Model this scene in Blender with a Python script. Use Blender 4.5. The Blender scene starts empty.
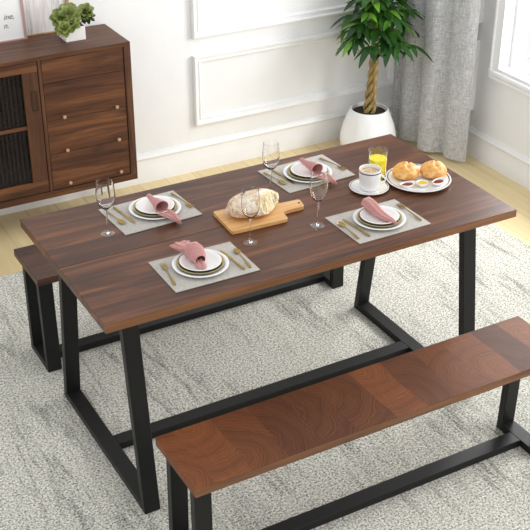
import bpy, bmesh, math, random
from mathutils import Vector, Matrix
PI = math.pi
random.seed(7)
sc = bpy.context.scene
COL = sc.collection

# ------------------------------------------------------------------ materials
def lin(c):
    return tuple(((v/255)/12.92 if v/255 <= .04045 else ((v/255+.055)/1.055)**2.4) for v in c) + (1,)

class NT:
    def __init__(s, name):
        s.m = bpy.data.materials.new(name); s.m.use_nodes = True
        s.t = s.m.node_tree; s.b = s.t.nodes['Principled BSDF']
    def n(s, typ, ins=None, **kw):
        o = s.t.nodes.new(typ)
        for k, v in kw.items(): setattr(o, k, v)
        for k, v in (ins or {}).items():
            if isinstance(v, bpy.types.NodeSocket): s.t.links.new(v, o.inputs[k])
            else: o.inputs[k].default_value = v
        return o
    def set(s, k, v):
        if isinstance(v, bpy.types.NodeSocket): s.t.links.new(v, s.b.inputs[k])
        else: s.b.inputs[k].default_value = v
    def co(s, scale=(1, 1, 1), rot=(0, 0, 0)):
        tc = s.n('ShaderNodeTexCoord')
        return s.n('ShaderNodeMapping', {'Vector': tc.outputs['Object'], 'Scale': scale, 'Rotation': rot}).outputs[0]
    def noise(s, vec, scale=1, detail=4, rough=.5, dist=0):
        return s.n('ShaderNodeTexNoise', {'Vector': vec, 'Scale': scale, 'Detail': detail, 'Roughness': rough, 'Distortion': dist}).outputs[0]
    def ramp(s, fac, stops):
        r = s.n('ShaderNodeValToRGB', {'Fac': fac}); e = r.color_ramp.elements
        while len(e) < len(stops): e.new(.5)
        for el, (p, c) in zip(e, stops): el.position = p; el.color = c if len(c) == 4 else lin(c)
        return r.outputs[0]
    def mix(s, a, b, f, mode='MIX'):
        o = s.n('ShaderNodeMix', data_type='RGBA', blend_type=mode)
        for k, v in ((0, f), (6, a), (7, b)):
            if isinstance(v, bpy.types.NodeSocket): s.t.links.new(v, o.inputs[k])
            else: o.inputs[k].default_value = v
        return o.outputs[2]
    def math(s, op, a, b=0.0):
        o = s.n('ShaderNodeMath', {0: a, 1: b}, operation=op); return o.outputs[0]
    def bump(s, h, strength=.3, dist=.002):
        s.set('Normal', s.n('ShaderNodeBump', {'Height': h, 'Strength': strength, 'Distance': dist}).outputs[0])

def plain(name, c, rough=.5, metal=0, spec=.5, bump=None, coat=0):
    t = NT(name); k = lin(c)
    v = t.noise(t.co(), 9, 3)
    dark = tuple(x*.93 for x in k[:3])+(1,)
    t.set('Base Color', t.mix(k, dark, v)); t.set('Roughness', rough); t.set('Metallic', metal)
    t.set('Specular IOR Level', spec); t.set('Coat Weight', coat); t.set('Coat Roughness', .08)
    if bump: t.bump(t.noise(t.co(), bump[0], 4), bump[1], bump[2])
    return t.m

def wood(name, dark, mid, light, rough=.4, axis='x', patch=.5, seed=0., coat=.0, spec=.5):
    t = NT(name)
    s1 = {'x': (1.1, 13, 13), 'y': (13, 1.1, 13), 'z': (13, 13, 1.1)}[axis]
    s2 = {'x': (5, 130, 130), 'y': (130, 5, 130), 'z': (130, 130, 5)}[axis]
    tc = t.n('ShaderNodeTexCoord')
    def mp(s):
        return t.n('ShaderNodeMapping', {'Vector': tc.outputs['Object'], 'Scale': s, 'Location': (seed, seed*1.7, seed*.6)}).outputs[0]
    a = t.noise(mp(s1), 1.3, 6, .62, 1.4)
    b = t.noise(mp(s2), 1, 3, .6, .3)
    c = t.noise(mp(tuple(x*.35 for x in s1)), 1.0, 2, .5, .5)
    col = t.ramp(a, [(.28, dark), (.5, mid), (.74, light)])
    col = t.mix(col, lin(light), t.math('MULTIPLY', t.math('SUBTRACT', c, .45), patch))
    fine = t.ramp(b, [(.35, (.62, .60, .58, 1)), (.62, (1, 1, 1, 1))])
    col = t.mix(col, fine, .55, 'MULTIPLY')
    t.set('Base Color', col); t.set('Roughness', rough); t.set('Coat Weight', coat); t.set('Coat Roughness', .25)
    t.set('Specular IOR Level', spec)
    t.bump(b, .15, .0008)
    return t.m

def block_wood(name):
    """seat boards cut across the grain: bands across the seat, each with curved growth rings"""
    t = NT(name); tc = t.n('ShaderNodeTexCoord')
    sp = t.n('ShaderNodeSeparateXYZ', {0: tc.outputs['Object']})
    wob = t.noise(t.n('ShaderNodeMapping', {'Vector': tc.outputs['Object'], 'Scale': (2, 1, 1)}).outputs[0], 3, 2)
    xx = t.math('ADD', t.math('MULTIPLY', sp.outputs[0], 8.3), t.math('MULTIPLY', wob, .35))
    ident = t.math('FLOOR', xx)
    wn = t.n('ShaderNodeTexWhiteNoise', {'W': ident}, noise_dimensions='1D')
    rc = t.n('ShaderNodeSeparateXYZ', {0: wn.outputs['Color']})
    fr = t.math('MULTIPLY', t.math('SUBTRACT', t.math('FRACT', xx), t.math('ADD', t.math('MULTIPLY', rc.outputs[0], 1.6), -.3)), 1/8.3)
    yy = t.math('ADD', sp.outputs[1], t.math('MULTIPLY', t.math('SUBTRACT', rc.outputs[1], .5), .42))
    sh = t.n('ShaderNodeCombineXYZ', {0: fr, 1: yy, 2: 0.0}).outputs[0]
    dn = t.n('ShaderNodeTexNoise', {'Vector': tc.outputs['Object'], 'Scale': 11, 'Detail': 3}).outputs[1]
    dv = t.n('ShaderNodeVectorMath', {0: dn, 1: (.07, .05, 0)}, operation='MULTIPLY').outputs[0]
    v2 = t.n('ShaderNodeVectorMath', {0: sh, 1: dv}, operation='ADD').outputs[0]
    ln = t.n('ShaderNodeVectorMath', {0: v2}, operation='LENGTH').outputs['Value']
    w = t.n('ShaderNodeTexNoise', {'W': t.math('MULTIPLY', ln, 190.0), 'Scale': 1, 'Detail': 4, 'Roughness': .6}, noise_dimensions='1D').outputs[0]
    w2 = t.n('ShaderNodeTexNoise', {'W': t.math('MULTIPLY', ln, 26.0), 'Scale': 1, 'Detail': 1}, noise_dimensions='1D').outputs[0]
    base = t.ramp(wn.outputs['Value'], [(0, (84, 46, 24)), (.35, (120, 70, 37)), (.7, (148, 88, 48)), (1, (98, 56, 29))])
    big = t.noise(t.n('ShaderNodeMapping', {'Vector': tc.outputs['Object'], 'Scale': (2.2, 5, 5)}).outputs[0], 1.5, 3)
    col = t.mix(base, lin((112, 65, 35)), t.math('MULTIPLY', big, .7))
    col = t.mix(col, t.ramp(w2, [(.35, (.66, .60, .56, 1)), (.62, (1.1, 1.08, 1.05, 1))]), .5, 'MULTIPLY')
    col = t.mix(col, t.ramp(w, [(.40, (.42, .36, .33, 1)), (.54, (1.0, 1.0, 1.0, 1))]), .6, 'MULTIPLY')
    f = t.noise(t.n('ShaderNodeMapping', {'Vector': tc.outputs['Object'], 'Scale': (90, 14, 30)}).outputs[0], 1, 3)
    col = t.mix(col, t.ramp(f, [(.35, (.8, .78, .76, 1)), (.6, (1, 1, 1, 1))]), .5, 'MULTIPLY')
    t.set('Base Color', col); t.set('Roughness', .5); t.set('Specular IOR Level', .3); t.bump(w, .12, .0008)
    return t.m

def floor_mat():
    t = NT('oak_floor')
    br = t.n('ShaderNodeTexBrick', {'Vector': t.co(rot=(0, 0, PI/2)), 'Color1': lin((238, 219, 172)), 'Color2': lin((228, 206, 158)), 'Mortar': lin((196, 170, 124)),
             'Scale': 1, 'Mortar Size': .0016, 'Mortar Smooth': .1, 'Bias': 0, 'Brick Width': 1.3, 'Row Height': .15}, offset=.37)
    g = t.noise(t.co((30, 2.2, 10)), 1.3, 5, .6, .6)
    col = t.mix(br.outputs[0], t.ramp(g, [(.3, (.80, .75, .68, 1)), (.65, (1, 1, 1, 1))]), .55, 'MULTIPLY')
    t.set('Base Color', col); t.set('Roughness', .42); t.bump(br.outputs[1], -.2, .001)
    return t.m

def rug_mat():
    t = NT('speckled_rug')
    v = t.co()
    sp = t.noise(v, 135, 2, .8)
    sp2 = t.noise(v, 90, 3, .6)
    st = t.noise(t.co((15, 2.0, 1)), 1.6, 5, .72, .8)
    bigp = t.noise(t.co((1.6, 1.0, 1)), 1.7, 4, .6)
    col = t.ramp(sp, [(.34, (92, 91, 82)), (.45, (198, 196, 184)), (.6, (246, 243, 232))])
    col = t.mix(col, t.ramp(sp2, [(.36, (.6, .6, .59, 1)), (.5, (1, 1, 1, 1))]), .6, 'MULTIPLY')
    m = t.math('MULTIPLY', t.ramp(st, [(.48, (0, 0, 0, 1)), (.62, (1, 1, 1, 1))]), t.ramp(bigp, [(.42, (.05, .05, .05, 1)), (.58, (1, 1, 1, 1))]))
    m = t.math('MULTIPLY', m, t.ramp(sp, [(.40, (1, 1, 1, 1)), (.66, (.25, .25, .25, 1))]))
    col = t.mix(col, lin((86, 90, 82)), t.math('MULTIPLY', m, .85))
    t.set('Base Color', col); t.set('Roughness', .95); t.set('Specular IOR Level', .1)
    t.bump(sp, .8, .006)
    return t.m

def linen(name, c1, c2, s=(260, 260, 260), sub=0, band=None, bumpd=.0012):
    t = NT(name)
    a = t.noise(t.co((s[0], s[1], s[2]*.06)), 1, 2, .6); b = t.noise(t.co((s[0]*.08, s[1]*.08, s[2])), 1, 2, .6)
    ab = t.math('ADD', t.math('MULTIPLY', a, .5), t.math('MULTIPLY', b, .5))
    col = t.ramp(ab, [(.38, c1), (.6, c2)])
    t.set('Base Color', col); t.set('Roughness', .9); t.set('Specular IOR Level', .15)
    t.set('Sheen Weight', .2)
    t.bump(ab, .5, bumpd)
    if sub:
        tr = t.n('ShaderNodeBsdfTranslucent', {'Color': col}); mx = t.n('ShaderNodeMixShader', {0: sub, 1: t.b.outputs[0], 2: tr.outputs[0]})
        t.t.links.new(mx.outputs[0], t.t.nodes['Material Output'].inputs[0])
    return t.m

def glass_mat(name, thin=True):
    t = NT(name)
    if not thin:
        t.set('Base Color', (1, 1, 1, 1)); t.set('Roughness', 0.0); t.set('IOR', 1.45); t.set('Transmission Weight', 1); return t.m
    tp = t.n('ShaderNodeBsdfTransparent', {'Color': (.97, .975, .975, 1)}); g = t.n('ShaderNodeBsdfGlossy', {'Roughness': .03, 'Color': (1, 1, 1, 1)})
    lw = t.n('ShaderNodeLayerWeight', {'Blend': .32})
    k = t.math('ADD', t.math('MULTIPLY', t.math('POWER', lw.outputs[1], 2.2), .62), .05)
    mx = t.n('ShaderNodeMixShader', {0: k, 1: tp.outputs[0], 2: g.outputs[0]}); t.t.links.new(mx.outputs[0], t.t.nodes['Material Output'].inputs[0])
    return t.m

M = {}
M['wall'] = plain('white_wall_paint', (243, 243, 243), .6, bump=(60, .05, .001))
M['trim'] = plain('white_satin_trim', (246, 246, 246), .4)
M['floor'] = floor_mat()
M['rug'] = rug_mat()
M['table'] = wood('walnut_table', (44, 23, 13), (84, 49, 31), (136, 84, 50), .36, 'x', .8, 0, spec=.36)
M['edge'] = wood('table_edge_wood', (84, 52, 32), (124, 82, 50), (152, 106, 68), .45, 'x', .4, 3)
M['bench'] = wood('walnut_bench', (42, 25, 18), (74, 46, 33), (100, 65, 47), .42, 'x', .4, 5)
M['block'] = block_wood('block_bench')
M['side'] = wood('sideboard_walnut', (44, 25, 15), (88, 53, 32), (134, 86, 52), .45, 'x', .6, 2, spec=.35)
M['sidev'] = wood('sideboard_stile_walnut', (56, 33, 21), (92, 58, 37), (122, 81, 53), .45, 'z', .5, 8, spec=.35)
M['darkin'] = plain('dark_cabinet_inside', (58, 42, 34), .7)
M['steel'] = plain('black_powder_coat', (25, 25, 24), .45, spec=.3, bump=(300, .1, .0005))
M['china'] = plain('white_china', (246, 245, 243), .12, coat=.5)
M['gold'] = plain('antique_gold', (168, 140, 84), .3, 1)
M['goldplate'] = plain('dull_gold_plate', (176, 158, 108), .38, .75)
M['olive'] = plain('dark_bronze', (74, 62, 40), .4, .5)
M['brass'] = plain('brass_knob', (214, 180, 150), .4, .5)
M['mat'] = linen('woven_placemat', (172, 167, 160), (192, 187, 179), (1500, 1500, 1500), bumpd=.0005)
M['matedge'] = plain('placemat_edge', (120, 115, 106), .8)
M['napkin'] = linen('pink_napkin', (182, 124, 120), (206, 152, 146), (900, 900, 900), bumpd=.0004)
M['glass'] = glass_mat('thin_clear_glass'); M['solidglass'] = glass_mat('solid_clear_glass', False)
M['blackline'] = plain('black_glaze_and_hole_shade', (40, 40, 42), .2)
M['curtain'] = linen('grey_linen_curtain', (180, 180, 181), (240, 240, 240), (420, 420, 420), .35)
M['pot'] = plain('white_ceramic_pot', (246, 246, 246), .22, coat=.3)
M['soil'] = plain('dark_soil', (62, 44, 34), .95, bump=(120, 1, .01))
M['planter'] = plain('white_box_planter', (246, 244, 242), .4)
M['oak'] = wood('oak_frame', (176, 136, 96), (205, 165, 120), (222, 186, 142), .5, 'z', .4)
M['rose'] = plain('rose_wood_frame', (188, 150, 146), .5)
M['paper'] = plain('white_paper', (246, 246, 244), .6)
M['ink'] = plain('black_ink', (50, 50, 52), .7)
M['bowlglass'] = plain('grey_green_glass', (190, 205, 198), .2)

def print_art():
    t = NT('grey_print'); n = t.noise(t.co((26, 1, 2)), 1.2, 4, .6, 1.0)
    t.set('Base Color', t.ramp(n, [(.35, (186, 180, 180)), (.52, (240, 238, 236)), (.7, (225, 214, 210))])); t.set('Roughness', .6); return t.m
M['print'] = print_art()

def reeded():
    t = NT('reeded_dark_glass')
    w = t.n('ShaderNodeTexWave', {'Vector': t.co((1, 0, .16)), 'Scale': 16, 'Distortion': 0}, wave_type='BANDS', bands_direction='X').outputs[1]
    t.set('Base Color', t.ramp(w, [(.3, (22, 17, 15)), (.9, (48, 40, 34))])); t.set('Roughness', .22)
    t.set('Specular IOR Level', .35)
    t.set('Alpha', .78); return t.m
M['reeded'] = reeded()

def bread_crust():
    t = NT('floury_crust'); a = t.noise(t.co(), 38, 5, .65, .6); b = t.noise(t.co(), 190, 3, .7)
    col = t.ramp(a, [(.3, (170, 120, 76)), (.42, (222, 192, 156)), (.56, (246, 236, 220))])
    col = t.mix(col, t.ramp(b, [(.34, (.6, .48, .36, 1)), (.5, (1, 1, 1, 1))]), .6, 'MULTIPLY')
    t.set('Base Color', col); t.set('Roughness', .9); t.bump(a, .8, .01); return t.m
def crumb():
    t = NT('bread_crumb'); a = t.noise(t.co(), 60, 5, .7, .5)
    t.set('Base Color', t.ramp(a, [(.3, (222, 184, 118)), (.47, (243, 222, 172)), (.62, (252, 242, 214))])); t.set('Roughness', .9)
    t.bump(a, 1, .008); return t.m
def roll_crust():
    t = NT('golden_roll_crust'); a = t.noise(t.co(), 42, 5, .6, .4)
    g = t.n('ShaderNodeSeparateXYZ', {0: t.n('ShaderNodeTexCoord').outputs['Object']}).outputs[2]
    col = t.ramp(a, [(.3, (200, 122, 48)), (.5, (232, 170, 90)), (.68, (246, 204, 134))])
    t.set('Base Color', col); t.set('Roughness', .55); t.bump(a, .4, .004); return t.m
M['crust'] = bread_crust(); M['crumb'] = crumb(); M['roll'] = roll_crust()
M['rollcut'] = plain('roll_score', (248, 214, 150), .7)
def board_wood():
    return wood('bamboo_board', (206, 150, 88), (228, 176, 112), (240, 196, 136), .45, 'x', .4, 4)
M['boardw'] = board_wood()
M['jam'] = plain('red_jam', (120, 18, 22), .15, coat=.5)
M['mustard'] = plain('yellow_mustard', (232, 200, 40), .3)
def liquid(name, c, sub=.1):
    t = NT(name); t.set('Base Color', lin(c)); t.set('Roughness', .3); t.set('Subsurface Weight', sub); t.set('Subsurface Scale', .01); return t.m
M['juice'] = liquid('orange_juice', (255, 232, 0), .3)
def coffee():
    t = NT('milky_coffee'); a = t.noise(t.co(), 60, 3, .5, 1)
    t.set('Base Color', t.ramp(a, [(.35, (178, 136, 82)), (.6, (226, 200, 158))])); t.set('Roughness', .25); return t.m
M['coffee'] = coffee()
def leafm(name, a, b, c, sc_=14):
    t = NT(name); n = t.noise(t.co(), sc_, 4, .6)
    col = t.ramp(n, [(.3, a), (.5, b), (.7, c)]); t.set('Base Color', col); t.set('Roughness', .36)
    tr = t.n('ShaderNodeBsdfTranslucent', {'Color': col}); mx = t.n('ShaderNodeMixShader', {0: .25, 1: t.b.outputs[0], 2: tr.outputs[0]})
    t.t.links.new(mx.outputs[0], t.t.nodes['Material Output'].inputs[0]); return t.m
M['leaf'] = leafm('pachira_leaf', (22, 54, 20), (38, 80, 28), (74, 120, 40), 7)
M['succ'] = leafm('succulent_leaf', (92, 110, 46), (142, 156, 80), (186, 194, 124), 40)
M['succd'] = leafm('succulent_dark_leaf', (46, 58, 40), (66, 82, 48), (96, 112, 62), 40)
M['trunk'] = wood('braided_trunk', (112, 88, 46), (176, 150, 92), (212, 190, 132), .7, 'z', .5)

# ------------------------------------------------------------------ mesh helpers
def setp(o, label=None, cat=None, group=None, kind=None):
    for k, v in (('label', label), ('category', cat), ('group', group), ('kind', kind)):
        if v: o[k] = v
    return o
def mesh_obj(name, bm, mats, parent=None, smooth=False, loc=None):
    if not isinstance(mats, (list, tuple)): mats = [mats]
    bmesh.ops.recalc_face_normals(bm, faces=bm.faces[:])
    me = bpy.data.meshes.new(name); bm.to_mesh(me); bm.free()
    for m in mats: me.materials.append(m)
    if smooth:
        me.shade_smooth()
        try: me.set_sharp_from_angle(angle=math.radians(38 if smooth is True else smooth))
        except Exception: pass
    o = bpy.data.objects.new(name, me); COL.objects.link(o)
    if parent: o.parent = parent
    if loc: o.location = loc
    return o
def empty(name, loc, rz=0, **kw):
    o = bpy.data.objects.new(name, None); o.empty_display_size = .05; COL.objects.link(o)
    o.location = loc; o.rotation_euler = (0, 0, rz); return setp(o, **kw)
def box(bm, a, b, bev=0, mi=0, seg=1):
    (x0, y0, z0), (x1, y1, z1) = a, b
    vs = [bm.verts.new(c) for c in ((x0,y0,z0),(x1,y0,z0),(x1,y1,z0),(x0,y1,z0),(x0,y0,z1),(x1,y0,z1),(x1,y1,z1),(x0,y1,z1))]
    fs = [bm.faces.new([vs[i] for i in f]) for f in ((0,3,2,1),(4,5,6,7),(0,1,5,4),(1,2,6,5),(2,3,7,6),(3,0,4,7))]
    for f in fs: f.material_index = mi
    if bev:
        es = list({e for f in fs for e in f.edges})
        r = bmesh.ops.bevel(bm, geom=es, offset=bev, segments=seg, affect='EDGES', profile=.5)
        for f in r['faces']: f.material_index = mi
    return fs
def B(*boxes, bev=0):
    bm = bmesh.new()
    for a, b in boxes: box(bm, a, b, bev)
    return bm
def prism(bm, pts, ax, lo, hi, mi=0, bev=0):
    """pts: 2-D outline; ax: extrusion axis"""
    def P(p, h):
        return {'z': (p[0], p[1], h), 'x': (h, p[0], p[1]), 'y': (p[0], h, p[1])}[ax]
    a = [bm.verts.new(P(p, lo)) for p in pts]; b = [bm.verts.new(P(p, hi)) for p in pts]
    n = len(pts); fs = [bm.faces.new(a), bm.faces.new(b)]
    for i in range(n): fs.append(bm.faces.new((a[i], a[(i+1) % n], b[(i+1) % n], b[i])))
    for f in fs: f.material_index = mi
    if bev:
        bmesh.ops.recalc_face_normals(bm, faces=fs)
        bmesh.ops.bevel(bm, geom=list({e for f in fs for e in f.edges}), offset=bev, segments=1, affect='EDGES')
def lathe(bm, prof, n=48, c=(0, 0, 0), mi=0, closed=False):
    rings = []
    for r, z in prof:
        if r < 1e-6: rings.append([bm.verts.new((c[0], c[1], c[2]+z))])
        else: rings.append([bm.verts.new((c[0]+r*math.cos(2*PI*i/n), c[1]+r*math.sin(2*PI*i/n), c[2]+z)) for i in range(n)])
    ps = list(zip(rings, rings[1:]))
    if closed: ps.append((rings[-1], rings[0]))
    for a, b in ps:
        if len(a) == 1 and len(b) == 1: continue
        for i in range(n):
            j = (i+1) % n
            if len(a) == 1: f = bm.faces.new((a[0], b[i], b[j]))
            elif len(b) == 1: f = bm.faces.new((a[i], a[j], b[0]))
            else: f = bm.faces.new((a[i], a[j], b[j], b[i]))
            f.material_index = mi
def tube(bm, pts, rad, n=8, mi=0, flat=1.0, up=(0, 0, 1)):
    pts = [Vector(p) for p in pts]; rings = []
    rs = rad if isinstance(rad, (list, tuple)) else [rad]*len(pts)
    for i, p in enumerate(pts):
        d = (pts[min(i+1, len(pts)-1)]-pts[max(i-1, 0)]).normalized()
        u = Vector(up); 
        if abs(d.dot(u)) > .95: u = Vector((0, 1, 0))
        s = d.cross(u).normalized(); w = s.cross(d).normalized()
        rings.append([bm.verts.new(p+s*rs[i]*math.cos(2*PI*k/n)+w*rs[i]*flat*math.sin(2*PI*k/n)) for k in range(n)])
    for a, b in zip(rings, rings[1:]):
        for k in range(n):
            f = bm.faces.new((a[k], a[(k+1) % n], b[(k+1) % n], b[k])); f.material_index = mi
    for e in (rings[0], rings[-1]):
        f = bm.faces.new(e); f.material_index = mi
def solid(bm, t):
    bmesh.ops.recalc_face_normals(bm, faces=bm.faces[:])
    bmesh.ops.solidify(bm, geom=bm.faces[:], thickness=t)

# ------------------------------------------------------------------ room
FZ = -.004
XW, YW = 2.024, 1.91
setp(mesh_obj('floor', B(((-3.2, -4.2, FZ-.1), (XW+.12, YW+.12, FZ))), M['floor']), kind='structure')
setp(mesh_obj('wall_back', B(((-3.2, YW, FZ), (XW+.12, YW+.12, 2.7))), M['wall']), kind='structure')
WY0, WY1, WZ0, WZ1 = .1, 1.205, .53, 2.15      # window opening
VY0, VY1 = -1.9, -.6                             # second window opening, out of the frame
bm = bmesh.new()
for a, b in (((XW, WY1, FZ), (XW+.12, YW+.0, 2.7)), ((XW, WY0, FZ), (XW+.12, WY1, WZ0)), ((XW, WY0, WZ1), (XW+.12, WY1, 2.7)),
             ((XW, VY1, FZ), (XW+.12, WY0, 2.7)), ((XW, VY0, FZ), (XW+.12, VY1, WZ0)), ((XW, VY0, WZ1), (XW+.12, VY1, 2.7)), ((XW, -2.4, FZ), (XW+.12, VY0, 2.7))):
    box(bm, a, b)
bmesh.ops.remove_doubles(bm, verts=bm.verts[:], dist=1e-5)
setp(mesh_obj('wall_right', bm, M['wall']), kind='structure')

def sweep_rect(bm, x0, x1, z0, z1, prof, place):
    """mitred picture-frame moulding; prof = (inset from outer edge, relief)"""
    rings = []
    for ins, h in prof:
        rings.append([bm.verts.new(place(x, z, h)) for x, z in ((x0+ins, z0+ins), (x1-ins, z0+ins), (x1-ins, z1-ins), (x0+ins, z1-ins))])
    for a, b in zip(rings, rings[1:]):
        for i in range(4): bm.faces.new((a[i], a[(i+1) % 4], b[(i+1) % 4], b[i]))
PR = [(0, 0), (0, .021), (.003, .026), (.009, .027), (.012, .025), (.0125, .016), (.018, .0135), (.026, .0125), (.029, .0125), (.0295, .017), (.034, .018), (.038, .015), (.0385, .005), (.042, .004), (.042, 0)]
onback = lambda x, z, h: (x, YW-h, z)
onside = lambda y, z, h: (XW-h, y, z)
for i, (f, a) in enumerate(((onback, (.634, 1.872, .249, .619)), (onback, (.634, 1.872, .709, 2.35)), (onside, (1.385, 1.872, .250, .632)), (onside, (1.385, 1.872, .722, 2.35)), (onback, (-1.4, .0, .709, 2.35)))):
    if i == 4: continue
    bm = bmesh.new(); sweep_rect(bm, *a, PR, f)
    setp(mesh_obj('trim_%d' % (i+1), bm, M['trim'], smooth=30), kind='structure')
BP = [(0, FZ), (.016, FZ), (.016, .074), (.0135, .080), (.0135, .118), (.017, .122), (.019, .130), (.015, .136), (.009, .143), (.007, .153), (0, .154)]
bm = bmesh.new(); prism(bm, [(YW-a, z) for a, z in BP], 'x', -3.2, XW); setp(mesh_obj('baseboard_back', bm, M['trim'], smooth=30), kind='structure')
bm = bmesh.new(); prism(bm, [(XW-a, z) for a, z in BP], 'y', -2.4, YW); setp(mesh_obj('baseboard_right', bm, M['trim'], smooth=30), kind='structure')

def window(name, y0, y1):
    w = empty(name, (XW, (y0+y1)/2, WZ0)); setp(w, kind='structure')
    my = (y0+y1)/2
    def L(a, b): return ((a[0]-XW, a[1]-my, a[2]-WZ0), (b[0]-XW, b[1]-my, b[2]-WZ0))
    bm = bmesh.new(); C = .066
    cp = [(0, 0), (0, .020), (.006, .028), (.016, .028), (.022, .020), (.034, .016), (.054, .014), (.060, .018), (C, .018), (C, -.06)]
    sweep_rect(bm, y0-C, y1+C, WZ0-C+.006, WZ1+C, cp, lambda y, z, h: (-h, y-my, z-WZ0))
    mesh_obj('window_casing', bm, M['trim'], w, smooth=30)
    mesh_obj('window_sill', B(L((XW-.03, y0-C-.002, WZ0-.034), (XW+.02, y1+C+.002, WZ0-.012)), bev=.003), M['trim'], w)
    bm = bmesh.new(); X0, X1 = XW+.055, XW+.08
    for a, b in (((X0, y0, WZ0), (X1, y1, WZ0+.022)), ((X0, y0, WZ1-.022), (X1, y1, WZ1)), ((X0, y0, WZ0+.022), (X1, y0+.022, WZ1-.022)), ((X0, y1-.022, WZ0+.022), (X1, y1, WZ1-.022))):
        box(bm, *L(a, b))
    mesh_obj('window_frame', bm, M['trim'], w)
    bm = bmesh.new()
    box(bm, *L((X0+.006, y0+.022, WZ0+.085), (X1-.006, y1-.022, WZ0+.090)))
    box(bm, *L((X0+.006, y1-.130, WZ0+.022), (X1-.006, y1-.125, WZ1-.022)))
    mesh_obj('glazing_bar', bm, M['trim'], w)
    g = mesh_obj('pane', B(L((X0+.010, y0+.022, WZ0+.022), (X0+.013, y1-.022, WZ1-.022))), M['pane'], w)
    return w
t = NT('window_pane'); gl = t.n('ShaderNodeBsdfGlossy', {'Roughness': .02}); tp = t.n('ShaderNodeBsdfTransparent')
mx = t.n('ShaderNodeMixShader', {0: .05, 1: tp.outputs[0], 2: gl.outputs[0]}); t.t.links.new(mx.outputs[0], t.t.nodes['Material Output'].inputs[0]); M['pane'] = t.m
window('window_1', WY0, WY1); window('window_2', VY0, VY1)

# ------------------------------------------------------------------ rug
bm = bmesh.new(); box(bm, (-2.3, -1.9, FZ), (1.61, 1.325, 0), .0015)
setp(mesh_obj('area_rug', bm, M['rug']), 'large grey and cream speckled rug under the dining table and benches', 'rug')

# ------------------------------------------------------------------ curtain
bm = bmesh.new(); N = 150; rows = 26
ctrl = [(1.90, 1.262), (1.874, 1.300), (1.858, 1.35), (1.852, 1.392), (1.872, 1.415), (1.876, 1.428), (1.842, 1.445), (1.806, 1.470), (1.792, 1.52),
        (1.800, 1.560), (1.835, 1.585), (1.842, 1.605), (1.815, 1.632), (1.790, 1.68), (1.798, 1.73), (1.83, 1.765), (1.835, 1.79), (1.815, 1.82), (1.84, 1.86)]
def cat(c, t):
    f = t*(len(c)-1); i = min(int(f), len(c)-2); u = f-i
    p = [Vector(c[max(0, min(len(c)-1, k))]) for k in (i-1, i, i+1, i+2)]
    return .5*((2*p[1])+(-p[0]+p[2])*u+(2*p[0]-5*p[1]+4*p[2]-p[3])*u*u+(-p[0]+3*p[1]-3*p[2]+p[3])*u**3)
grid = []
for r in range(rows+1):
    h = r/rows; z = FZ+.022+h*2.45; row = []
    for k in range(N+1):
        t_ = k/N; p = cat(ctrl, t_)
        y = p.y+h*.045*(1-t_*.8)*(0 if False else 1)
        x = p.x+.010*math.sin(9*t_+3*h)*h+ .004*math.sin(40*t_+5*h)
        row.append(bm.verts.new((x, y, z)))
    grid.append(row)
for r in range(rows):
    for k in range(N): bm.faces.new((grid[r][k], grid[r][k+1], grid[r+1][k+1], grid[r+1][k]))
solid(bm, .002)
setp(mesh_obj('curtain', bm, M['curtain'], smooth=60), 'grey linen curtain hanging in folds in the room corner beside the window', 'curtain')

# ------------------------------------------------------------------ dining table
TB = empty('dining_table', (0, 0, 0), label='large walnut brown dining table with black trapezoid metal frame', cat='table')
TT = .7218
def panel(name, a, b, mtop, medge, parent, bev=.0012):
    bm = bmesh.new(); box(bm, a, b, bev)
    o = mesh_obj(name, bm, [mtop, medge], parent)
    for p in o.data.polygons:
        if p.normal.z < .5 and p.normal.z > -.9 and abs(p.normal.y) > .5: p.material_index = 1
    return o
panel('tabletop_board', (-.7515, -.3735, TT), (.7515, -.0008, .75), M['table'], M['edge'], TB)
panel('tabletop_board', (-.7515, .0008, TT), (.7515, .3735, .75), M['table'], M['edge'], TB)
def legframe(parent, xs, yb, yt, ztop, w=.054, t=.028):
    """yb/yt outer half-depths at floor / top"""
    for x in xs:
        for s in (-1, 1):
            bm = bmesh.new(); prism(bm, [(s*yb, .0), (s*(yb-t*1.03), .0), (s*(yt-t*1.03), ztop), (s*yt, ztop)], 'x', x, x+w, bev=.0015)
            mesh_obj('leg', bm, M['steel'], parent)
        mesh_obj('foot_bar', B(((x, -(yb-t), .0), (x+w, yb-t, t)), bev=.0015), M['steel'], parent)
        mesh_obj('top_bar', B(((x, -(yt-t), ztop-t), (x+w, yt-t, ztop)), bev=.0015), M['steel'], parent)
    mesh_obj('stretcher', B(((xs[0]+w, -.027, .0), (xs[1], .027, t)), bev=.0015), M['steel'], parent)
legframe(TB, (-.665, .611), .367, .268, TT)

# ------------------------------------------------------------------ benches
def bench(label, cy, fy, topm, edgem):
    b = empty('bench', (0, cy, 0), label=label, cat='bench', group='pair of benches along the long sides of the table')
    panel('seat', (-.681, -.132, .402), (.675, .132, .43), topm, edgem, b)
    legframe(b, (-.667, .611), .1, .092, .402)
    return b
bench('orange brown wooden bench with black metal frame in the front of the table', -.656, 0, M['block'], M['edge'])
bench('dark brown bench tucked under the back side of the dining table', .629, 0, M['bench'], M['bench'])

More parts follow.
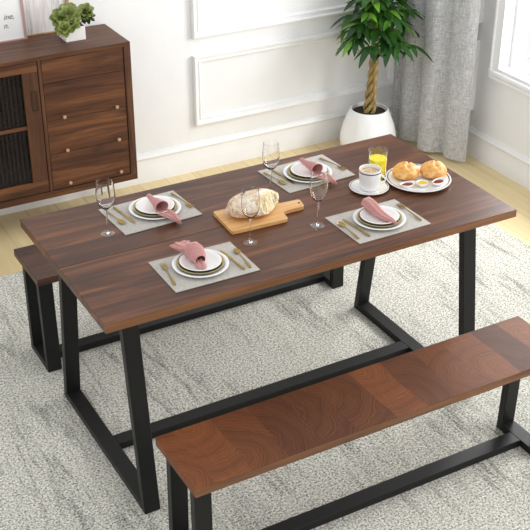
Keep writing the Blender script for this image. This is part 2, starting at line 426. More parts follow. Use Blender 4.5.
# ------------------------------------------------------------------ sideboard
SB = empty('sideboard', (0, 1.75, 0), label='walnut sideboard with reeded glass door and drawers with small round knobs', cat='sideboard')
y0, y1 = 1.597-1.75, 1.893-1.75
X0, X1, Z0, Z1 = -1.57, .180, .180, .856  # left end, out of view, lengthened to shade the space underneath
bx = lambda n, a, b, m, par=SB, bev=.001: mesh_obj(n, B((a, b), bev=bev), m, par)
bx('top_panel', (X0, y0, Z1-.019), (X1, y1, Z1), M['side'])
bx('bottom_panel', (X0, y0, Z0), (X1, y1, Z0+.031), M['side'])
bx('side_panel', (X1-.032, y0, Z0+.031), (X1, y1, Z1-.019), M['sidev'])
bx('side_panel', (X0, y0, Z0+.031), (X0+.032, y1, Z1-.019), M['sidev'])
bx('back_panel', (X0+.032, y1-.012, Z0+.031), (X1-.032, y1, Z1-.019), M['darkin'])
bx('divider', (-.254, y0+.003, Z0+.031), (-.239, y1-.012, Z1-.019), M['sidev'])
bx('shelf', (X0+.032, y0+.06, .50), (-.254, y1-.012, .515), M['side'])
iy = y0+.004
for k, (za, zb) in enumerate(((.728, .835), (.5525, .7255), (.3915, .5505), (.2145, .3895))):
    d = bx('drawer', (-.237, iy, za), (.1455, iy+.28, zb), M['side'])
    if k:
        for kx in (-.158, .094):
            bm = bmesh.new(); lathe(bm, [(0, 0), (.0035, 0), (.0035, .010), (.0075, .012), (.0085, .016), (.0070, .020), (0, .021)], 20)
            bmesh.ops.rotate(bm, verts=bm.verts[:], matrix=Matrix.Rotation(PI/2, 3, 'X'))
            bmesh.ops.translate(bm, verts=bm.verts[:], vec=(kx, iy, za+.012+ (.014 if k == 3 else 0)))
            mesh_obj('knob', bm, M['brass'], d, smooth=True)
for off in (0, -.642):  # second door fills the unseen stretch added for that shade
    dr = empty('door', (off, 0, 0)); dr.parent = SB
    dx0, dx1, gx0, gx1, gz0, gz1 = -.895, -.257, -.825, -.328, .270, .790
    dz0, dz1 = .214, .835
    bx('door_rail', (dx0, iy, dz0), (dx1, iy+.018, gz0), M['side'], dr); bx('door_rail', (dx0, iy, gz1), (dx1, iy+.018, dz1), M['side'], dr)
    bx('door_stile', (dx0, iy, gz0), (gx0, iy+.018, gz1), M['sidev'], dr); bx('door_stile', (gx1, iy, gz0), (dx1, iy+.018, gz1), M['sidev'], dr)
    mesh_obj('glazing_bar', B(((gx0, iy+.003, .531), (gx1, iy+.012, .546))), M['side'], dr)
    mesh_obj('glass_pane', B(((gx0, iy+.013, gz0), (gx1, iy+.017, gz1))), M['reeded'], dr)
    bm = bmesh.new()
    for a, b in (((-.295, iy-.003, .612), (-.291, iy, .705)), ((-.273, iy-.003, .612), (-.269, iy, .705)), ((-.291, iy-.003, .612), (-.273, iy, .616)), ((-.291, iy-.003, .701), (-.273, iy, .705))): box(bm, a, b)
    bmesh.ops.remove_doubles(bm, verts=bm.verts[:], dist=1e-5)
    mesh_obj('handle', bm, M['olive'], dr)
for lx, sx in ((.06, 1), (-1.45, -1)):
    for ly, sy in ((y0+.05, -1), (y1-.05, 1)):
        bm = bmesh.new(); tube(bm, [(lx, ly, Z0), (lx+sx*.014, ly+sy*.014, FZ)], [.013, .007], 14); 
        lathe(bm, [(0, 0), (.022, 0), (.022, -.006), (0, -.006)], 20, (lx, ly, Z0))
        mesh_obj('leg', bm, M['olive'], SB, smooth=True)
# bowls behind the door glass
def bowl_mesh():
    bm = bmesh.new()
    lathe(bm, [(0, 0), (.030, 0), (.032, .004), (.060, .020), (.076, .038), (.073, .038), (.058, .024), (.030, .008), (0, .008)], 32); return bm
b0 = mesh_obj('glass_bowl', bowl_mesh(), M['bowlglass'], smooth=True, loc=(-.485, 1.755, .2115))
words = ['lowest', 'second from the bottom', 'middle', 'fourth from the bottom', 'topmost']
for k in range(5):
    o = b0 if k == 0 else b0.copy()
    if k: COL.objects.link(o); o.location.z = .2115+.0185*k
    setp(o, 'grey green glass bowl behind the sideboard door, %s of the stack' % words[k], 'bowl', 'stacked bowls in the sideboard')

# framed prints on the sideboard
def lean(name, x0_, x1_, h, yb, mfr, mart, fw, label, text=None):
    e = empty(name, ((x0_+x1_)/2, yb, Z1), label=label, cat='picture'); w = (x1_-x0_)/2
    bm = bmesh.new()
    for a, b in (((-w, 0, 0), (w, .014, fw*.5)), ((-w, 0, h-fw), (w, .014, h)), ((-w, 0, fw*.5), (-w+fw, .014, h-fw)), ((w-fw, 0, fw*.5), (w, .014, h-fw))): box(bm, a, b)
    mesh_obj('frame', bm, mfr, e)
    mesh_obj('print', B(((-w+fw, .006, fw*.5), (w-fw, .012, h-fw))), mart, e)
    e.rotation_euler.x = -math.atan2(YW-.014-yb-.004, h)
    return e
p1 = lean('framed_print', -.62, -.208, .55, 1.854, M['rose'], M['paper'], .011, 'large white print with black handwriting in a rose frame on the sideboard')
p2 = lean('framed_print', -.42, .012, .34, 1.884, M['oak'], M['print'], .011, 'pale grey abstract print in an oak frame behind the small succulent')
for s, x, z in (('ine,', .158, .098), ('n.', .130, .060)):
    cu = bpy.data.curves.new('lettering', 'FONT'); cu.body = s; cu.size = .034; cu.shear = .35; cu.align_x = 'RIGHT'; cu.extrude = .0003
    tmp = bpy.data.objects.new('tmp', cu); COL.objects.link(tmp); bpy.context.view_layer.update()
    me = bpy.data.meshes.new_from_object(tmp); bpy.data.objects.remove(tmp)
    me.materials.clear(); me.materials.append(M['ink'])
    o = bpy.data.objects.new('lettering', me); COL.objects.link(o); o.parent = p1
    o.rotation_euler = (PI/2, 0, 0); o.location = (x, .0056, z)

# succulent in a white box
SU = empty('potted_succulent', (-.027, 1.765, Z1), label='small green succulent in a white box planter on the sideboard', cat='plant')
bm = bmesh.new(); hw, hd, hh = .047, .044, .062
box(bm, (-hw, -hd, 0), (hw, hd, hh), .001)
pl = mesh_obj('planter', bm, M['planter'], SU)
mesh_obj('soil', B(((-hw+.004, -hd+.004, hh), (hw-.004, hd-.004, hh+.002))), M['soil'], SU)
def leaf(bm, base, d, L_, W_, droop=.2, up=Vector((0, 0, 1)), fold=.15, n=7, mi=0, blunt=False):
    d = Vector(d).normalized(); s = d.cross(up)
    if s.length < 1e-3: s = Vector((1, 0, 0))
    s.normalize(); nn = s.cross(d).normalized(); prev = None
    for i in range(n+1):
        u = i/n
        w = W_*(math.sin(PI*u**(1.35 if blunt else .85))**(.75 if not blunt else .6))*.5 if 0 < u < 1 else W_*.04
        c = Vector(base)+d*L_*u-Vector((0, 0, 1))*droop*L_*u*u
        l, m, r = bm.verts.new(c-s*w+nn*fold*w), bm.verts.new(c), bm.verts.new(c+s*w+nn*fold*w)
        if prev:
            for a, b, p, q in ((prev[0], prev[1], m, l), (prev[1], prev[2], r, m)):
                f = bm.faces.new((a, b, p, q)); f.material_index = mi
        prev = (l, m, r)
def rosette(bm, c, R_, n, mi, tilt=0, Wf=.55):
    Q = Vector((0, 0, 1)).rotation_difference(Vector((-.30, -.62, .72)).normalized())
    for layer, (cnt, el, rr) in enumerate(((n-1, 4, 1), (n-3, 34, .85), (3, 66, .58))):
        for k in range(max(cnt, 3)):
            a = 2*PI*(k+.37*layer)/max(cnt, 3)+random.uniform(-.15, .15); e = math.radians(el+random.uniform(-8, 8))
            leaf(bm, c, Q @ Vector((math.cos(a)*math.cos(e), math.sin(a)*math.cos(e), math.sin(e))), R_*rr, R_*Wf*rr, .0, up=Q @ Vector((0, 0, 1)), fold=.35, mi=mi, blunt=True, n=6)
bm = bmesh.new()
rosette(bm, (-.012, -.012, hh+.052), .062, 8, 0, Wf=.72); rosette(bm, (-.052, -.052, hh+.004), .046, 8, 0, Wf=.72); rosette(bm, (-.048, -.010, hh+.040), .055, 8, 0, Wf=.72)
rosette(bm, (-.018, -.046, hh+.022), .048, 8, 0, Wf=.72)
rosette(bm, (.072, .012, hh+.046), .045, 8, 0, Wf=.7); rosette(bm, (.056, .014, hh+.030), .050, 8, 1, Wf=.36); rosette(bm, (.080, .0, hh+.022), .036, 8, 1, Wf=.45)
for c in ((-.012, -.012, .052), (-.052, -.052, .004), (-.048, -.01, .04), (-.018, -.046, .022), (.072, .012, .046), (.056, .014, .03), (.08, 0, .022)):
    tube(bm, [(c[0]*.45, c[1]*.45, hh), (c[0], c[1], hh+c[2])], .003, 6)
solid(bm, .0012)
mesh_obj('foliage', bm, [M['succ'], M['succd']], SU, smooth=60)

# ------------------------------------------------------------------ money tree
PX, PY_ = 1.560, 1.680
MT = empty('potted_money_tree', (PX, PY_, FZ), label='green money tree with braided trunk in a round white pot in the corner', cat='plant')
bm = bmesh.new(); PH = .247
lathe(bm, [(0, 0), (.118, 0), (.134, .012), (.149, .045), (.153, .080), (.149, .115), (.136, .165), (.118, .212), (.104, .242), (.101, PH), (.095, PH+.001), (.092, PH-.006), (.092, PH-.030), (0, PH-.030)], 64)
mesh_obj('pot', bm, M['pot'], MT, smooth=50)
bm = bmesh.new(); lathe(bm, [(0, PH-.016), (.05, PH-.017), (.0915, PH-.020), (.0915, PH-.029), (0, PH-.029)], 40)
mesh_obj('soil', bm, M['soil'], MT, smooth=True)
bm = bmesh.new(); zt0, zt1 = PH-.025, .60
for k in range(4):
    pts, rs = [], []
    for i in range(45):
        u = i/44; z = zt0+(zt1-zt0)*u; a = 2*PI*(k/4)+u*2*PI*1.6; R_ = .019*(1.35-.5*min(1, u*2.0))
        pts.append((R_*math.cos(a)+.018*u, R_*math.sin(a), z)); rs.append(.0105*(1.1-.2*u))
    tube(bm, pts, rs, 9)
mesh_obj('trunk', bm, M['trunk'], MT, smooth=60)
bm = bmesh.new(); rnd = random.Random(11)
top = Vector((.018, 0, zt1-.01))
def palmate(att, d, size, nl, roll=0):
    d = d.normalized(); s = d.cross(Vector((0, 0, 1))); s.normalize(); n_ = s.cross(d).normalized()
    for k in range(nl):
        a = (k/(nl-1)-.5)*math.radians(215)
        dd = (d*math.cos(a)+s*math.sin(a)+n_*rnd.uniform(-.16, .12)-Vector((0, 0, .28))).normalized()
        L_ = size*(1-.28*abs(k/(nl-1)-.5)*2)*rnd.uniform(.85, 1.12)
        leaf(bm, att, dd, L_, L_*.33, rnd.uniform(.12, .42), n=8, fold=.22, mi=0 if rnd.random() < .84 else 1)
for k in range(74):
    a = k*2.399+rnd.uniform(-.3, .3); q = (k+.5)/74
    el = math.radians(-14+96*q+rnd.uniform(-8, 8)); Rr = rnd.uniform(.07, .20)
    d = Vector((math.cos(a)*math.cos(el), math.sin(a)*math.cos(el), math.sin(el)*1.15))
    st = top+Vector((0, 0, .02+.10*q)); end = st+d*Rr+Vector((0, 0, .04))
    if end.y > .15: end.y = .15
    if end.x > .16: end.x = .16
    mid = (st+end)/2+Vector((0, 0, .03))
    tube(bm, [st, mid, end], [.0028, .002, .0016], 5, mi=1)
    dd = Vector((d.x, d.y, d.z*.4-.05))
    palmate(end, dd, rnd.uniform(.085, .125), rnd.choice((5, 5, 6, 7)))
for v in bm.verts:
    if v.co.y > YW-PY_-.03: v.co.y = YW-PY_-.03-.15*min(.1, v.co.y-(YW-PY_-.03))
    lim = .195+max(0, -v.co.y)*.6
    if v.co.x > lim: v.co.x = lim+.15*(v.co.x-lim)
M['leaf2'] = leafm('young_pachira_leaf', (58, 110, 30), (92, 146, 40), (132, 180, 60), 9)
solid(bm, .0006)
mesh_obj('foliage', bm, [M['leaf'], M['leaf2']], MT, smooth=60)

# ------------------------------------------------------------------ table settings
TZ = .7503
def placemat(c, label):
    (a, b, d, e) = c; bm = bmesh.new(); prism(bm, c, 'z', TZ, TZ+.003, bev=.0006)
    cx = sum(p[0] for p in c)/4; cy = sum(p[1] for p in c)/4
    bmesh.ops.translate(bm, verts=bm.verts[:], vec=(-cx, -cy, -TZ))
    o = mesh_obj('placemat', bm, [M['mat']], loc=(cx, cy, TZ))
    return setp(o, label, 'placemat', 'placemats on the dining table')
where = {'A': 'back left', 'B': 'front left', 'C': 'back right', 'D': 'front right'}
near = {'A': 'at the back left of the table', 'B': 'at the front left of the table', 'C': 'at the table back nearest the tree', 'D': 'at the front right near the coffee cup'}
def rect(cx, cy, w, h, r):
    c, s = math.cos(r), math.sin(r)
    return [(cx+x*c-y*s, cy+x*s+y*c) for x, y in ((-w/2, -h/2), (w/2, -h/2), (w/2, h/2), (-w/2, h/2))]
MATS = {'A': rect(-.350, .209, .285, .212, .045), 'B': rect(-.356, -.208, .285, .205, -.01), 'C': rect(.272, .219, .285, .212, .05), 'D': rect(.287, -.216, .285, .208, .006)}
for k, c in MATS.items(): placemat(c, 'grey woven placemat ' + near[k])
PC = {'A': (-.331, .210), 'B': (-.366, -.205), 'C': (.268, .203), 'D': (.291, -.219)}
MZ = TZ+.0032
def plate_prof(R_, h, t=.0025):
    return [(0, 0), (R_*.58, 0), (R_*.62, .0015), (R_*.80, h*.45), (R_, h), (R_, h+t*.8), (R_*.97, h+t), (R_*.80, h*.45+t), (R_*.63, t+.001), (0, t)]
def lathe_obj(name, prof, mats, loc, n=56):
    bm = bmesh.new(); lathe(bm, prof, n); return mesh_obj(name, bm, mats, smooth=50, loc=loc)
first = {}
def cp(key, build, loc, rz=0):
    if key not in first: o = first[key] = build(); 
    else:
        o = first[key].copy(); COL.objects.link(o)
        for ch in first[key].children:
            c = ch.copy(); COL.objects.link(c); c.parent = o
    o.location = loc; o.rotation_euler = (0, 0, rz); return o
for k, (x, y) in PC.items():
    o = cp('big', lambda: lathe_obj('dinner_plate', plate_prof(.0885, .010), [M['china']], (0, 0, 0)), (x, y, MZ))
    setp(o, 'large white dinner plate under the gold plate, ' + near[k], 'plate', 'dinner plates')
    def gp():
        o = lathe_obj('charger_plate', plate_prof(.0745, .0115), [M['goldplate'], M['olive']], (0, 0, 0))
        for p in o.data.polygons:
            if p.normal.z < -.1: p.material_index = 1
        return o
    o = cp('gold', gp, (x, y, MZ+.0032)); setp(o, 'dull gold plate between white plates ' + near[k], 'plate', 'gold plates')
    def sp_():
        o = lathe_obj('side_plate', plate_prof(.0655, .0105), [M['china'], M['olive']], (0, 0, 0))
        for p in o.data.polygons:
            c = p.center
            if p.normal.z < -.1 and math.hypot(c.x, c.y) < .064: p.material_index = 1
        return o
    o = cp('small', sp_, (x+(.004 if k == 'C' else 0), y, MZ+.0095)); setp(o, 'small white plate under the napkin ' + near[k], 'plate', 'small white plates')

# cutlery: built along +Y, working end at +Y, origin in the middle at the bottom
def strip(bm, secs, t=.0018, mi=0):
    """secs: (y, half width, z centre, half thickness)"""
    prev = None
    for y, w, z, h in secs:
        v = [bm.verts.new(p) for p in ((-w, y, z), (-w*.5, y, z-h), (w*.5, y, z-h), (w, y, z), (w*.5, y, z+h), (-w*.5, y, z+h))]
        if prev:
            for i in range(6): bm.faces.new((prev[i], prev[(i+1) % 6], v[(i+1) % 6], v[i]))
        else: bm.faces.new(v)
        prev = v
    bm.faces.new(prev)
HANDLE = lambda L_: [(-L_/2, .0025, .0022, .0018), (-L_/2+.004, .0050, .0024, .0022), (-L_/2+.018, .0052, .0028, .0022), (-L_/2+.035, .0038, .0034, .0018), (-L_/2+.055, .0024, .0038, .0015)]
def spoon():
    L_ = .128; bm = bmesh.new(); strip(bm, HANDLE(L_)+[(.018, .0019, .0042, .0013), (.028, .0030, .0038, .0010)])
    n = 18; rows_ = []
    for r in range(6):
        u = r/5; rows_.append([bm.verts.new((.0112*u*math.cos(2*PI*i/n), .044+.019*u*math.sin(2*PI*i/n), .0008+.0042*u*u)) for i in range(n)] if r else [bm.verts.new((0, .044, .0008))])
    s0 = [f for f in bm.faces]
    nf = []
    for a, b in zip(rows_, rows_[1:]):
        for i in range(n):
            j = (i+1) % n
            nf.append(bm.faces.new((a[0], b[i], b[j])) if len(a) == 1 else bm.faces.new((a[i], a[j], b[j], b[i])))
    bmesh.ops.recalc_face_normals(bm, faces=nf); bmesh.ops.solidify(bm, geom=nf, thickness=-.0009)
    return mesh_obj('spoon', bm, M['gold'], smooth=60)
def knife():
    L_ = .146; bm = bmesh.new()
    strip(bm, [(-L_/2, .0028, .0025, .002), (-L_/2+.004, .0055, .0028, .0026), (-L_/2+.03, .0048, .0030, .0026), (-L_/2+.060, .0036, .0032, .0022), (-L_/2+.066, .0030, .0030, .0016), (-L_/2+.07, .0050, .0026, .0008), (.03, .0060, .0020, .0007), (.058, .0054, .0016, .0006), (.069, .0030, .0014, .0005), (.073, .0006, .0012, .0004)])
    return mesh_obj('table_knife', bm, M['gold'], smooth=40)
def fork():
    L_ = .140; bm = bmesh.new(); strip(bm, HANDLE(L_)+[(.018, .0020, .0044, .0013), (.026, .0034, .0042, .0010), (.033, .0090, .0034, .0009), (.040, .0096, .0026, .0009)])
    for k in range(4):
        x = -.0081+.0054*k
        vs = []
        for y, w, z in ((.039, .0015, .0026), (.055, .0013, .0022), (.069, .0006, .0040)):
            vs.append([bm.verts.new((x+a, y, z+b)) for a, b in ((-w, -.0007), (w, -.0007), (w, .0007), (-w, .0007))])
        for a, b in zip(vs, vs[1:]):
            for i in range(4): bm.faces.new((a[i], a[(i+1) % 4], b[(i+1) % 4], b[i]))
        bm.faces.new(vs[0]); bm.faces.new(vs[-1])
    return mesh_obj('fork', bm, M['gold'], smooth=40)
CUT = {  # (kind, handle end, working end)
 'A': (('spoon', (-.481, .288), (-.464, .160)), ('knife', (-.447, .296), (-.429, .151)), ('fork', (-.229, .300), (-.212, .160))),
 'B': (('fork', (-.487, -.280), (-.462, -.128)), ('knife', (-.259, -.290), (-.268, -.145)), ('spoon', (-.236, -.292), (-.224, -.160))),
 'C': (('spoon', (.136, .292), (.153, .165)), ('knife', (.172, .302), (.186, .154)), ('fork', (.380, .302), (.409, .166))),
 'D': (('spoon', (.159, -.296), (.162, -.166)), ('knife', (.199, -.299), (.188, -.152)), ('fork', (.411, -.290), (.414, -.148)))}
beside = {'A': 'on the back left placemat by the sideboard', 'B': 'on the front left placemat', 'C': 'on the back placemat nearest the money tree', 'D': 'on the front right placemat by the coffee cup'}
for k, items in CUT.items():
    for kind, h, w in items:
        d = Vector((w[0]-h[0], w[1]-h[1])); rz = math.atan2(-d.x, d.y)
        o = cp(kind, {'spoon': spoon, 'knife': knife, 'fork': fork}[kind], ((h[0]+w[0])/2, (h[1]+w[1])/2, MZ+.0002), rz)
        setp(o, 'gold %s lying %s' % (kind if kind != 'knife' else 'table knife', beside[k]), kind, {'spoon': 'gold spoons', 'knife': 'gold knives', 'fork': 'gold forks'}[kind])

# napkins -----------------------------------------------------------------
def napkin_loft(bm, secs, n=28, pleats=5, amp=.0, close=(True, True)):
    """secs: (centre, half width along X, half height along Z, pleat depth)"""
    rings = []
    for i, (c, w, h, pd) in enumerate(secs):
        c = Vector(c)
        ring = []
        for k in range(n):
            a = 2*PI*k/n; f = 1+pd*math.sin(pleats*a+.7)
            ring.append(bm.verts.new((c.x+w*f*math.cos(a), c.y, c.z+h*f*math.sin(a))))
        rings.append(ring)
    for a, b in zip(rings, rings[1:]):
        for k in range(n): bm.faces.new((a[k], a[(k+1) % n], b[(k+1) % n], b[k]))
    if close[0]: bm.faces.new(rings[0])
    if close[1]: bm.faces.new(rings[-1])
def flap(bm, rows_, n=14, pl=3, ph=.003):
    g = []
    for i, (y, cx, w, z, arch) in enumerate(rows_):
        g.append([bm.verts.new((cx+w*(2*k/n-1), y+.004*math.sin(k*1.3), z+arch*(1-(2*k/n-1)**2)+ph*math.sin(pl*PI*k/n+i*.2)*(w/.02))) for k in range(n+1)])
    for a, b in zip(g, g[1:]):
        for k in range(n): bm.faces.new((a[k], a[k+1], b[k+1], b[k]))
NZ = MZ+.0095+.0036
def nap_cone():      # narrow rolled end at the back, opening to the front, flap running on to a point
    bm = bmesh.new()
    napkin_loft(bm, [((0, .080, .020), .0085, .0075, .1), ((0, .060, .018), .0095, .009, .08), ((0, .035, .019), .0125, .0125, .06), ((0, .010, .0215), .018, .018, .04), ((0, -.010, .0235), .0225, .020, .02), ((.001, -.026, .024), .0235, .0205, .0)], close=(True, False))
    flap(bm, [(-.014, .004, .022, .006, -.004), (-.032, .008, .028, .004, .004), (-.054, .013, .026, .0035, .008), (-.075, .019, .019, .002, .009), (-.094, .024, .011, -.003, .006), (-.110, .028, .003, -.008, .002)])
    solid(bm, .0016)
    return bm
def nap_bird(wide=True):      # fanned tail at the back, bulging knot, short pointed tail in front
    bm = bmesh.new()
    if wide:
        napkin_loft(bm, [((-.010, .082, .022), .030, .007, .28), ((-.008, .066, .020), .027, .008, .24), ((-.004, .045, .019), .020, .011, .16), ((0, .030, .024), .020, .020, .06), ((.002, .012, .029), .0265, .0285, .03), ((.003, -.008, .029), .0285, .0290, .01), ((.003, -.028, .023), .024, .023, .01), ((.002, -.040, .018), .017, .015, .0)], pleats=7, close=(True, False))
        flap(bm, [(-.026, .002, .014, .006, .010), (-.045, .000, .017, .005, .010), (-.062, -.004, .014, .004, .009), (-.080, -.010, .003, .003, .002)])
    else:
        napkin_loft(bm, [((.002, .078, .022), .015, .012, .05), ((.002, .070, .023), .021, .017, .10), ((0, .048, .023), .023, .019, .10), ((0, .020, .020), .020, .017, .12), ((0, -.010, .015), .017, .012, .16), ((.006, -.040, .011), .014, .009, .2), ((.013, -.068, .009), .0085, .007, .2), ((.017, -.084, .008), .0035, .004, .1)], pleats=6)
    solid(bm, .0014)
    return bm
for k, bmf, rz, lab in (('A', nap_cone, 0, 'pink cloth napkin rolled into an open cone on the back left plates'), ('C', nap_cone, .02, 'pink cloth napkin rolled into an open cone on the back right plates'),
                        ('B', lambda: nap_bird(True), 0.02, 'pink cloth napkin knotted with a fanned tail on the front left plates'), ('D', lambda: nap_bird(False), 0, 'pink cloth napkin gathered to a point on the front right plates')):
    dx = {'A': .001, 'B': -.010, 'C': .011, 'D': -.003}[k]; dy = {'A': -.028, 'B': .024, 'C': -.018, 'D': .008}[k]
    o = mesh_obj('napkin', bmf(), M['napkin'], smooth=60, loc=(PC[k][0]+dx, PC[k][1]+dy, NZ)); o.rotation_euler.z = rz
    setp(o, lab, 'napkin', 'pink napkins')

# wine glasses ---------------------------------------------------------------
GFOOT = [(0, 0), (.0225, 0), (.0232, .0006), (.0225, .0013), (.010, .0017), (0, .0019)]
GSTEM = [(0, .0020), (.0085, .0021), (.0045, .0045), (.0030, .012), (.0026, .050), (.0029, .080), (.0045, .0865), (0, .0868)]
GBOWL = [(0, .0870), (.0052, .0885), (.014, .095), (.0225, .105), (.0280, .119), (.0300, .134), (.0296, .152), (.0280, .170), (.0262, .1885),
      (.0252, .1888), (.0272, .170), (.0287, .152), (.0291, .134), (.0271, .1195), (.0216, .1064), (.013, .0970), (.004, .0925), (0, .092)]
def wine():
    e = empty('wine_glass', (0, 0, 0))
    for n_, pr, m in (('foot', GFOOT, M['glass']), ('stem', GSTEM, M['solidglass']), ('bowl', GBOWL, M['solidglass'])):
        lathe_obj(n_, pr, [m], (0, 0, 0), 48).parent = e
    return e
for k, (x, y, lab) in enumerate(((-.533, .137, 'clear wine glass standing beside the back left placemat near the sideboard'), (.081, .145, 'clear wine glass behind the bread board, furthest back of the glasses'),
                                 (-.155, -.141, 'clear wine glass standing in front of the bread loaf'), (.095, -.146, 'clear wine glass standing between the bread board handle and front right placemat'))):
    o = cp('wine', wine, (x, y, TZ)); setp(o, lab, 'wine glass', 'wine glasses on the table')

# bread board and loaf ---------------------------------------------------------
def rounded(pts, r, seg=4):
    out = []; n = len(pts)
    for i, p in enumerate(pts):
        rr = r[i] if isinstance(r, (list, tuple)) else r
        p = Vector(p); a = (Vector(pts[i-1])-p).normalized(); b = (Vector(pts[(i+1) % n])-p).normalized()
        p0, p1 = p+a*rr, p+b*rr
        for k in range(seg+1):
            t_ = k/seg; q = p0*(1-t_)**2+p*2*t_*(1-t_)+p1*t_*t_; out.append((q.x, q.y))
    return out
bm = bmesh.new()
prism(bm, rounded([(-.184, -.068), (.024, -.077), (.030, -.030), (.050, -.024), (.118, -.024), (.130, .030), (.054, .036), (.050, .080), (-.174, .090)], [.008, .014, .006, .004, .012, .012, .004, .010, .008]), 'z', 0, .014, bev=.0015)
brd = mesh_obj('cutting_board', bm, M['boardw'], loc=(0, 0, TZ)); setp(brd, 'light wooden cutting board with a short handle under the loaf', 'cutting board')
bm = bmesh.new(); lathe(bm, [(0, 0), (.0045, 0), (.0045, .0004), (0, .0004)], 20, (.112, .004, .0142))
mesh_obj('hole_shade_disc', bm, M['blackline'], brd)  # flat black disc on the handle, painted as the shade inside a hole
bm = bmesh.new(); bmesh.ops.create_icosphere(bm, subdivisions=5, radius=1)
from mathutils import noise as mn
for v in bm.verts:
    p = v.co.copy(); s = 1+.06*mn.noise(p*2.0)+.02*mn.noise(p*7)
    z = p.z*s
    v.co = Vector((p.x*.103*s, p.y*.068*s, (z*.046 if z > 0 else z*.026)+.0255))
    if v.co.z < .0: v.co.z = 0
# torn face cut off the front right side
pl_co = Vector((.050, -.030, .02)); pl_no = Vector((.50, -.74, .45)).normalized()
r = bmesh.ops.bisect_plane(bm, geom=bm.verts[:]+bm.edges[:]+bm.faces[:], plane_co=pl_co, plane_no=pl_no, clear_outer=True)
ed = [e for e in r['geom_cut'] if isinstance(e, bmesh.types.BMEdge)]
f = bmesh.ops.contextual_create(bm, geom=ed)['faces']
loaf = empty('bread_loaf', (-.054, .020, TZ+.0142), .08, label='rustic floury bread loaf with a torn yellow face on the cutting board', cat='bread')
for q in f: q.material_index = 1
f = bmesh.ops.triangulate(bm, faces=f)['faces']
for _ in range(3):
    ff = [q for q in bm.faces if q.material_index == 1]; bmesh.ops.subdivide_edges(bm, edges=list({e for q in ff for e in q.edges if not e.is_boundary and all(x.material_index == 1 for x in e.link_faces)}), cuts=1)
for v in bm.verts:
    if v.link_faces and all(q.material_index == 1 for q in v.link_faces): v.co += pl_no*(.006*mn.noise(v.co*60)+.003)
mesh_obj('loaf_body', bm, [M['crust'], M['crumb']], loaf, smooth=60)

# breakfast plate, rolls, dips -------------------------------------------------
def rimmed(name, R_, h, loc, label, cat_, par=None):
    e = lathe_obj(name, plate_prof(R_, h, .003), [M['china']], loc, 72)
    bm = bmesh.new(); lathe(bm, [(R_*.925, h*.90+.0022), (R_*.925, h*.90+.0030), (R_*.955, h*.95+.0034), (R_*.955, h*.95+.0022)], 72, closed=True)
    rr = mesh_obj('black_rim_line', bm, M['blackline'], e, smooth=True); setp(e, label, cat_); return e
rp = rimmed('serving_plate', .1165, .011, (.590, -.027, TZ), 'large white plate with a black rim line holding two bread rolls', 'plate')
def roll_mesh(seed):
    bm = bmesh.new(); bmesh.ops.create_icosphere(bm, subdivisions=5, radius=1)
    for v in bm.verts:
        p = v.co.copy(); a = math.atan2(p.y, p.x)+seed*.9
        rad = math.hypot(p.x, p.y)
        g = 0
        if p.z > .15:
            for k in range(5):
                da = (a-k*2*PI/5-.5*rad+PI) % (2*PI)-PI
                g = max(g, math.exp(-(da*rad/.10)**2)*min(1, (p.z-.15)*2.5)*math.exp(-((rad-.38)/.45)**4))
        s = 1-.10*g+.035*mn.noise(p*2+Vector((seed, 0, 0)))+ .035*(1-g)*min(1, max(0, p.z))
        z = p.z*s; v.co = Vector((p.x*.0485*s, p.y*.0485*s, (z*.037 if z > 0 else z*.020)+.0185))
    return bm
for x, y, s, lab in ((.563, .013, 1, 'golden round bread roll on the serving plate, nearer the juice glass'), (.656, -.026, 2.3, 'golden round bread roll on the serving plate, nearer the table end')):
    o = mesh_obj('bread_roll', roll_mesh(s), M['roll'], smooth=70, loc=(x, y, TZ+.0036)); setp(o, lab, 'bread roll', 'rolls on the serving plate')
def dip(name, loc, rz, a, b, fill, label, lob=0):
    e = empty(name, loc, rz, label=label, cat='sauce dish', group='small sauce dishes')
    def ring(bm, f, z, n=40):
        vs = []
        for i in range(n):
            t_ = 2*PI*i/n; k = 1+lob*math.cos(5*t_); px = a*f*k*math.cos(t_); tip = 1+(.0 if lob else .18*math.cos(t_)**2)
            vs.append(bm.verts.new((px*tip, b*f*k*math.sin(t_), z+(0 if lob else .0035*math.cos(t_)**2*f))))
        return vs
    bm = bmesh.new(); R = [ring(bm, f, z) for f, z in ((.55, 0), (.62, .001), (.92, .010), (1, .0145), (.93, .0145), (.82, .010), (.6, .005))]
    bm.faces.new(R[0]); bm.faces.new(R[-1])
    for p, q in zip(R, R[1:]):
        for i in range(40): bm.faces.new((p[i], p[(i+1) % 40], q[(i+1) % 40], q[i]))
    mesh_obj('dish', bm, M['china'], e, smooth=50)
    bm = bmesh.new(); r1, r2 = ring(bm, .83, .0098), ring(bm, .62, .0054)
    for v in r1: v.co.z = .0108
    bm.faces.new(r1); bm.faces.new(r2)
    for i in range(40): bm.faces.new((r1[i], r1[(i+1) % 40], r2[(i+1) % 40], r2[i]))
    mesh_obj('sauce', bm, fill, e, smooth=50)
dip('sauce_dish', (.519, -.059, TZ+.0046), -.05, .0265, .0185, M['jam'], 'small white dish of red jam on the side near the coffee cup')
dip('sauce_dish', (.572, -.074, TZ+.0046), 0, .0225, .0205, M['mustard'], 'small white dish of yellow mustard between the two red jams', .05)
dip('sauce_dish', (.628, -.094, TZ+.0046), .35, .0280, .0180, M['jam'], 'small white dish of red jam nearest the table end')

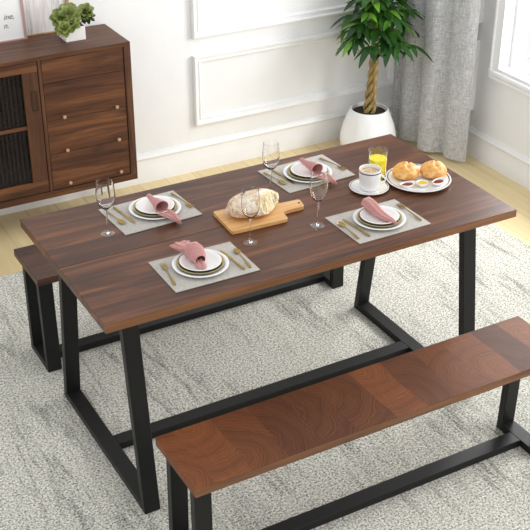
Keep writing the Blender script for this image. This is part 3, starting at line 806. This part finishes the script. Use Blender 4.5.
# cup, saucer and juice ----------------------------------------------------------
rimmed('saucer', .0700, .008, (.401, .006, TZ), 'white saucer with a black rim line under the coffee cup', 'saucer')
CU = empty('coffee_cup', (.397, -.001, TZ+.0034), label='white coffee cup with a black rim line on its saucer', cat='cup')
bm = bmesh.new(); lathe(bm, [(0, 0), (.027, 0), (.031, .003), (.0360, .020), (.0380, .045), (.0390, .073), (.0388, .078), (.0368, .078), (.0362, .072), (.034, .045), (.031, .016), (.024, .006), (0, .006)], 56)
mesh_obj('cup_body', bm, M['china'], CU, smooth=50)
bm = bmesh.new(); lathe(bm, [(.0385, .0680), (.0395, .0680), (.0395, .0715), (.0385, .0715)], 56, closed=True); mesh_obj('black_rim_line', bm, M['blackline'], CU, smooth=True)
bm = bmesh.new(); lathe(bm, [(0, .066), (.0350, .066), (.0344, .060), (0, .060)], 48); mesh_obj('coffee', bm, M['coffee'], CU, smooth=True)
bm = bmesh.new(); ha = math.radians(-38); hx, hy = math.cos(ha), math.sin(ha)
tube(bm, [((.034+.021*math.sin(u*PI))*hx, (.034+.021*math.sin(u*PI))*hy, .020+.038*u) for u in [i/12 for i in range(13)]], .0032, 8)
mesh_obj('handle', bm, M['china'], CU, smooth=True)
JG = empty('juice_glass', (.475, .066, TZ), label='straight glass of yellow orange juice behind the coffee cup', cat='glass')
bm = bmesh.new(); lathe(bm, [(0, 0), (.0285, 0), (.0305, .001), (.0345, .110), (.0335, .110), (.0296, .006), (0, .006)], 48)
mesh_obj('tumbler', bm, M['glass'], JG, smooth=50)
bm = bmesh.new(); lathe(bm, [(0, .0062), (.0294, .0062), (.0321, .078), (0, .078)], 48); mesh_obj('juice', bm, M['juice'], JG, smooth=50)

# ------------------------------------------------------------------ light
w = bpy.data.worlds.new('World'); sc.world = w; w.use_nodes = True
w.node_tree.nodes['Background'].inputs[0].default_value = (.965, .982, 1, 1); w.node_tree.nodes['Background'].inputs[1].default_value = 1.0
def area(name, loc, size, power, rot, col=(1, 1, 1)):
    l = bpy.data.lights.new(name, 'AREA'); l.shape = 'RECTANGLE'; l.size, l.size_y = size; l.energy = power; l.color = col
    o = bpy.data.objects.new(name, l); COL.objects.link(o); o.location = loc; o.rotation_euler = rot; return o
area('window_daylight', (XW+.35, (WY0+WY1)/2, 1.4), (.9, 1.4), 62, (0, PI/2, 0))
area('window_daylight', (XW+.35, (VY0+VY1)/2, 1.4), (1.2, 1.6), 42, (0, PI/2, 0))

# ------------------------------------------------------------------ camera
cam = bpy.data.cameras.new('camera'); co = bpy.data.objects.new('camera', cam); COL.objects.link(co)
r_, u_, f_ = Vector((.87203344, -.48943333, .00356402)), Vector((.24032913, .43452012, .86800586)), Vector((.42637963, .7560736, -.49654116))
mt = Matrix((r_, u_, -f_)).transposed().to_4x4(); mt.translation = Vector((-1.6611726, -2.90652679, 2.46853645)); co.matrix_world = mt
cam.sensor_width = 36; cam.lens = 75.7765; cam.clip_start = .05; sc.camera = co
sc.view_settings.view_transform = 'Standard'; sc.view_settings.look = 'None'; sc.view_settings.exposure = .1; sc.view_settings.gamma = 1
sc.view_settings.use_curve_mapping = False
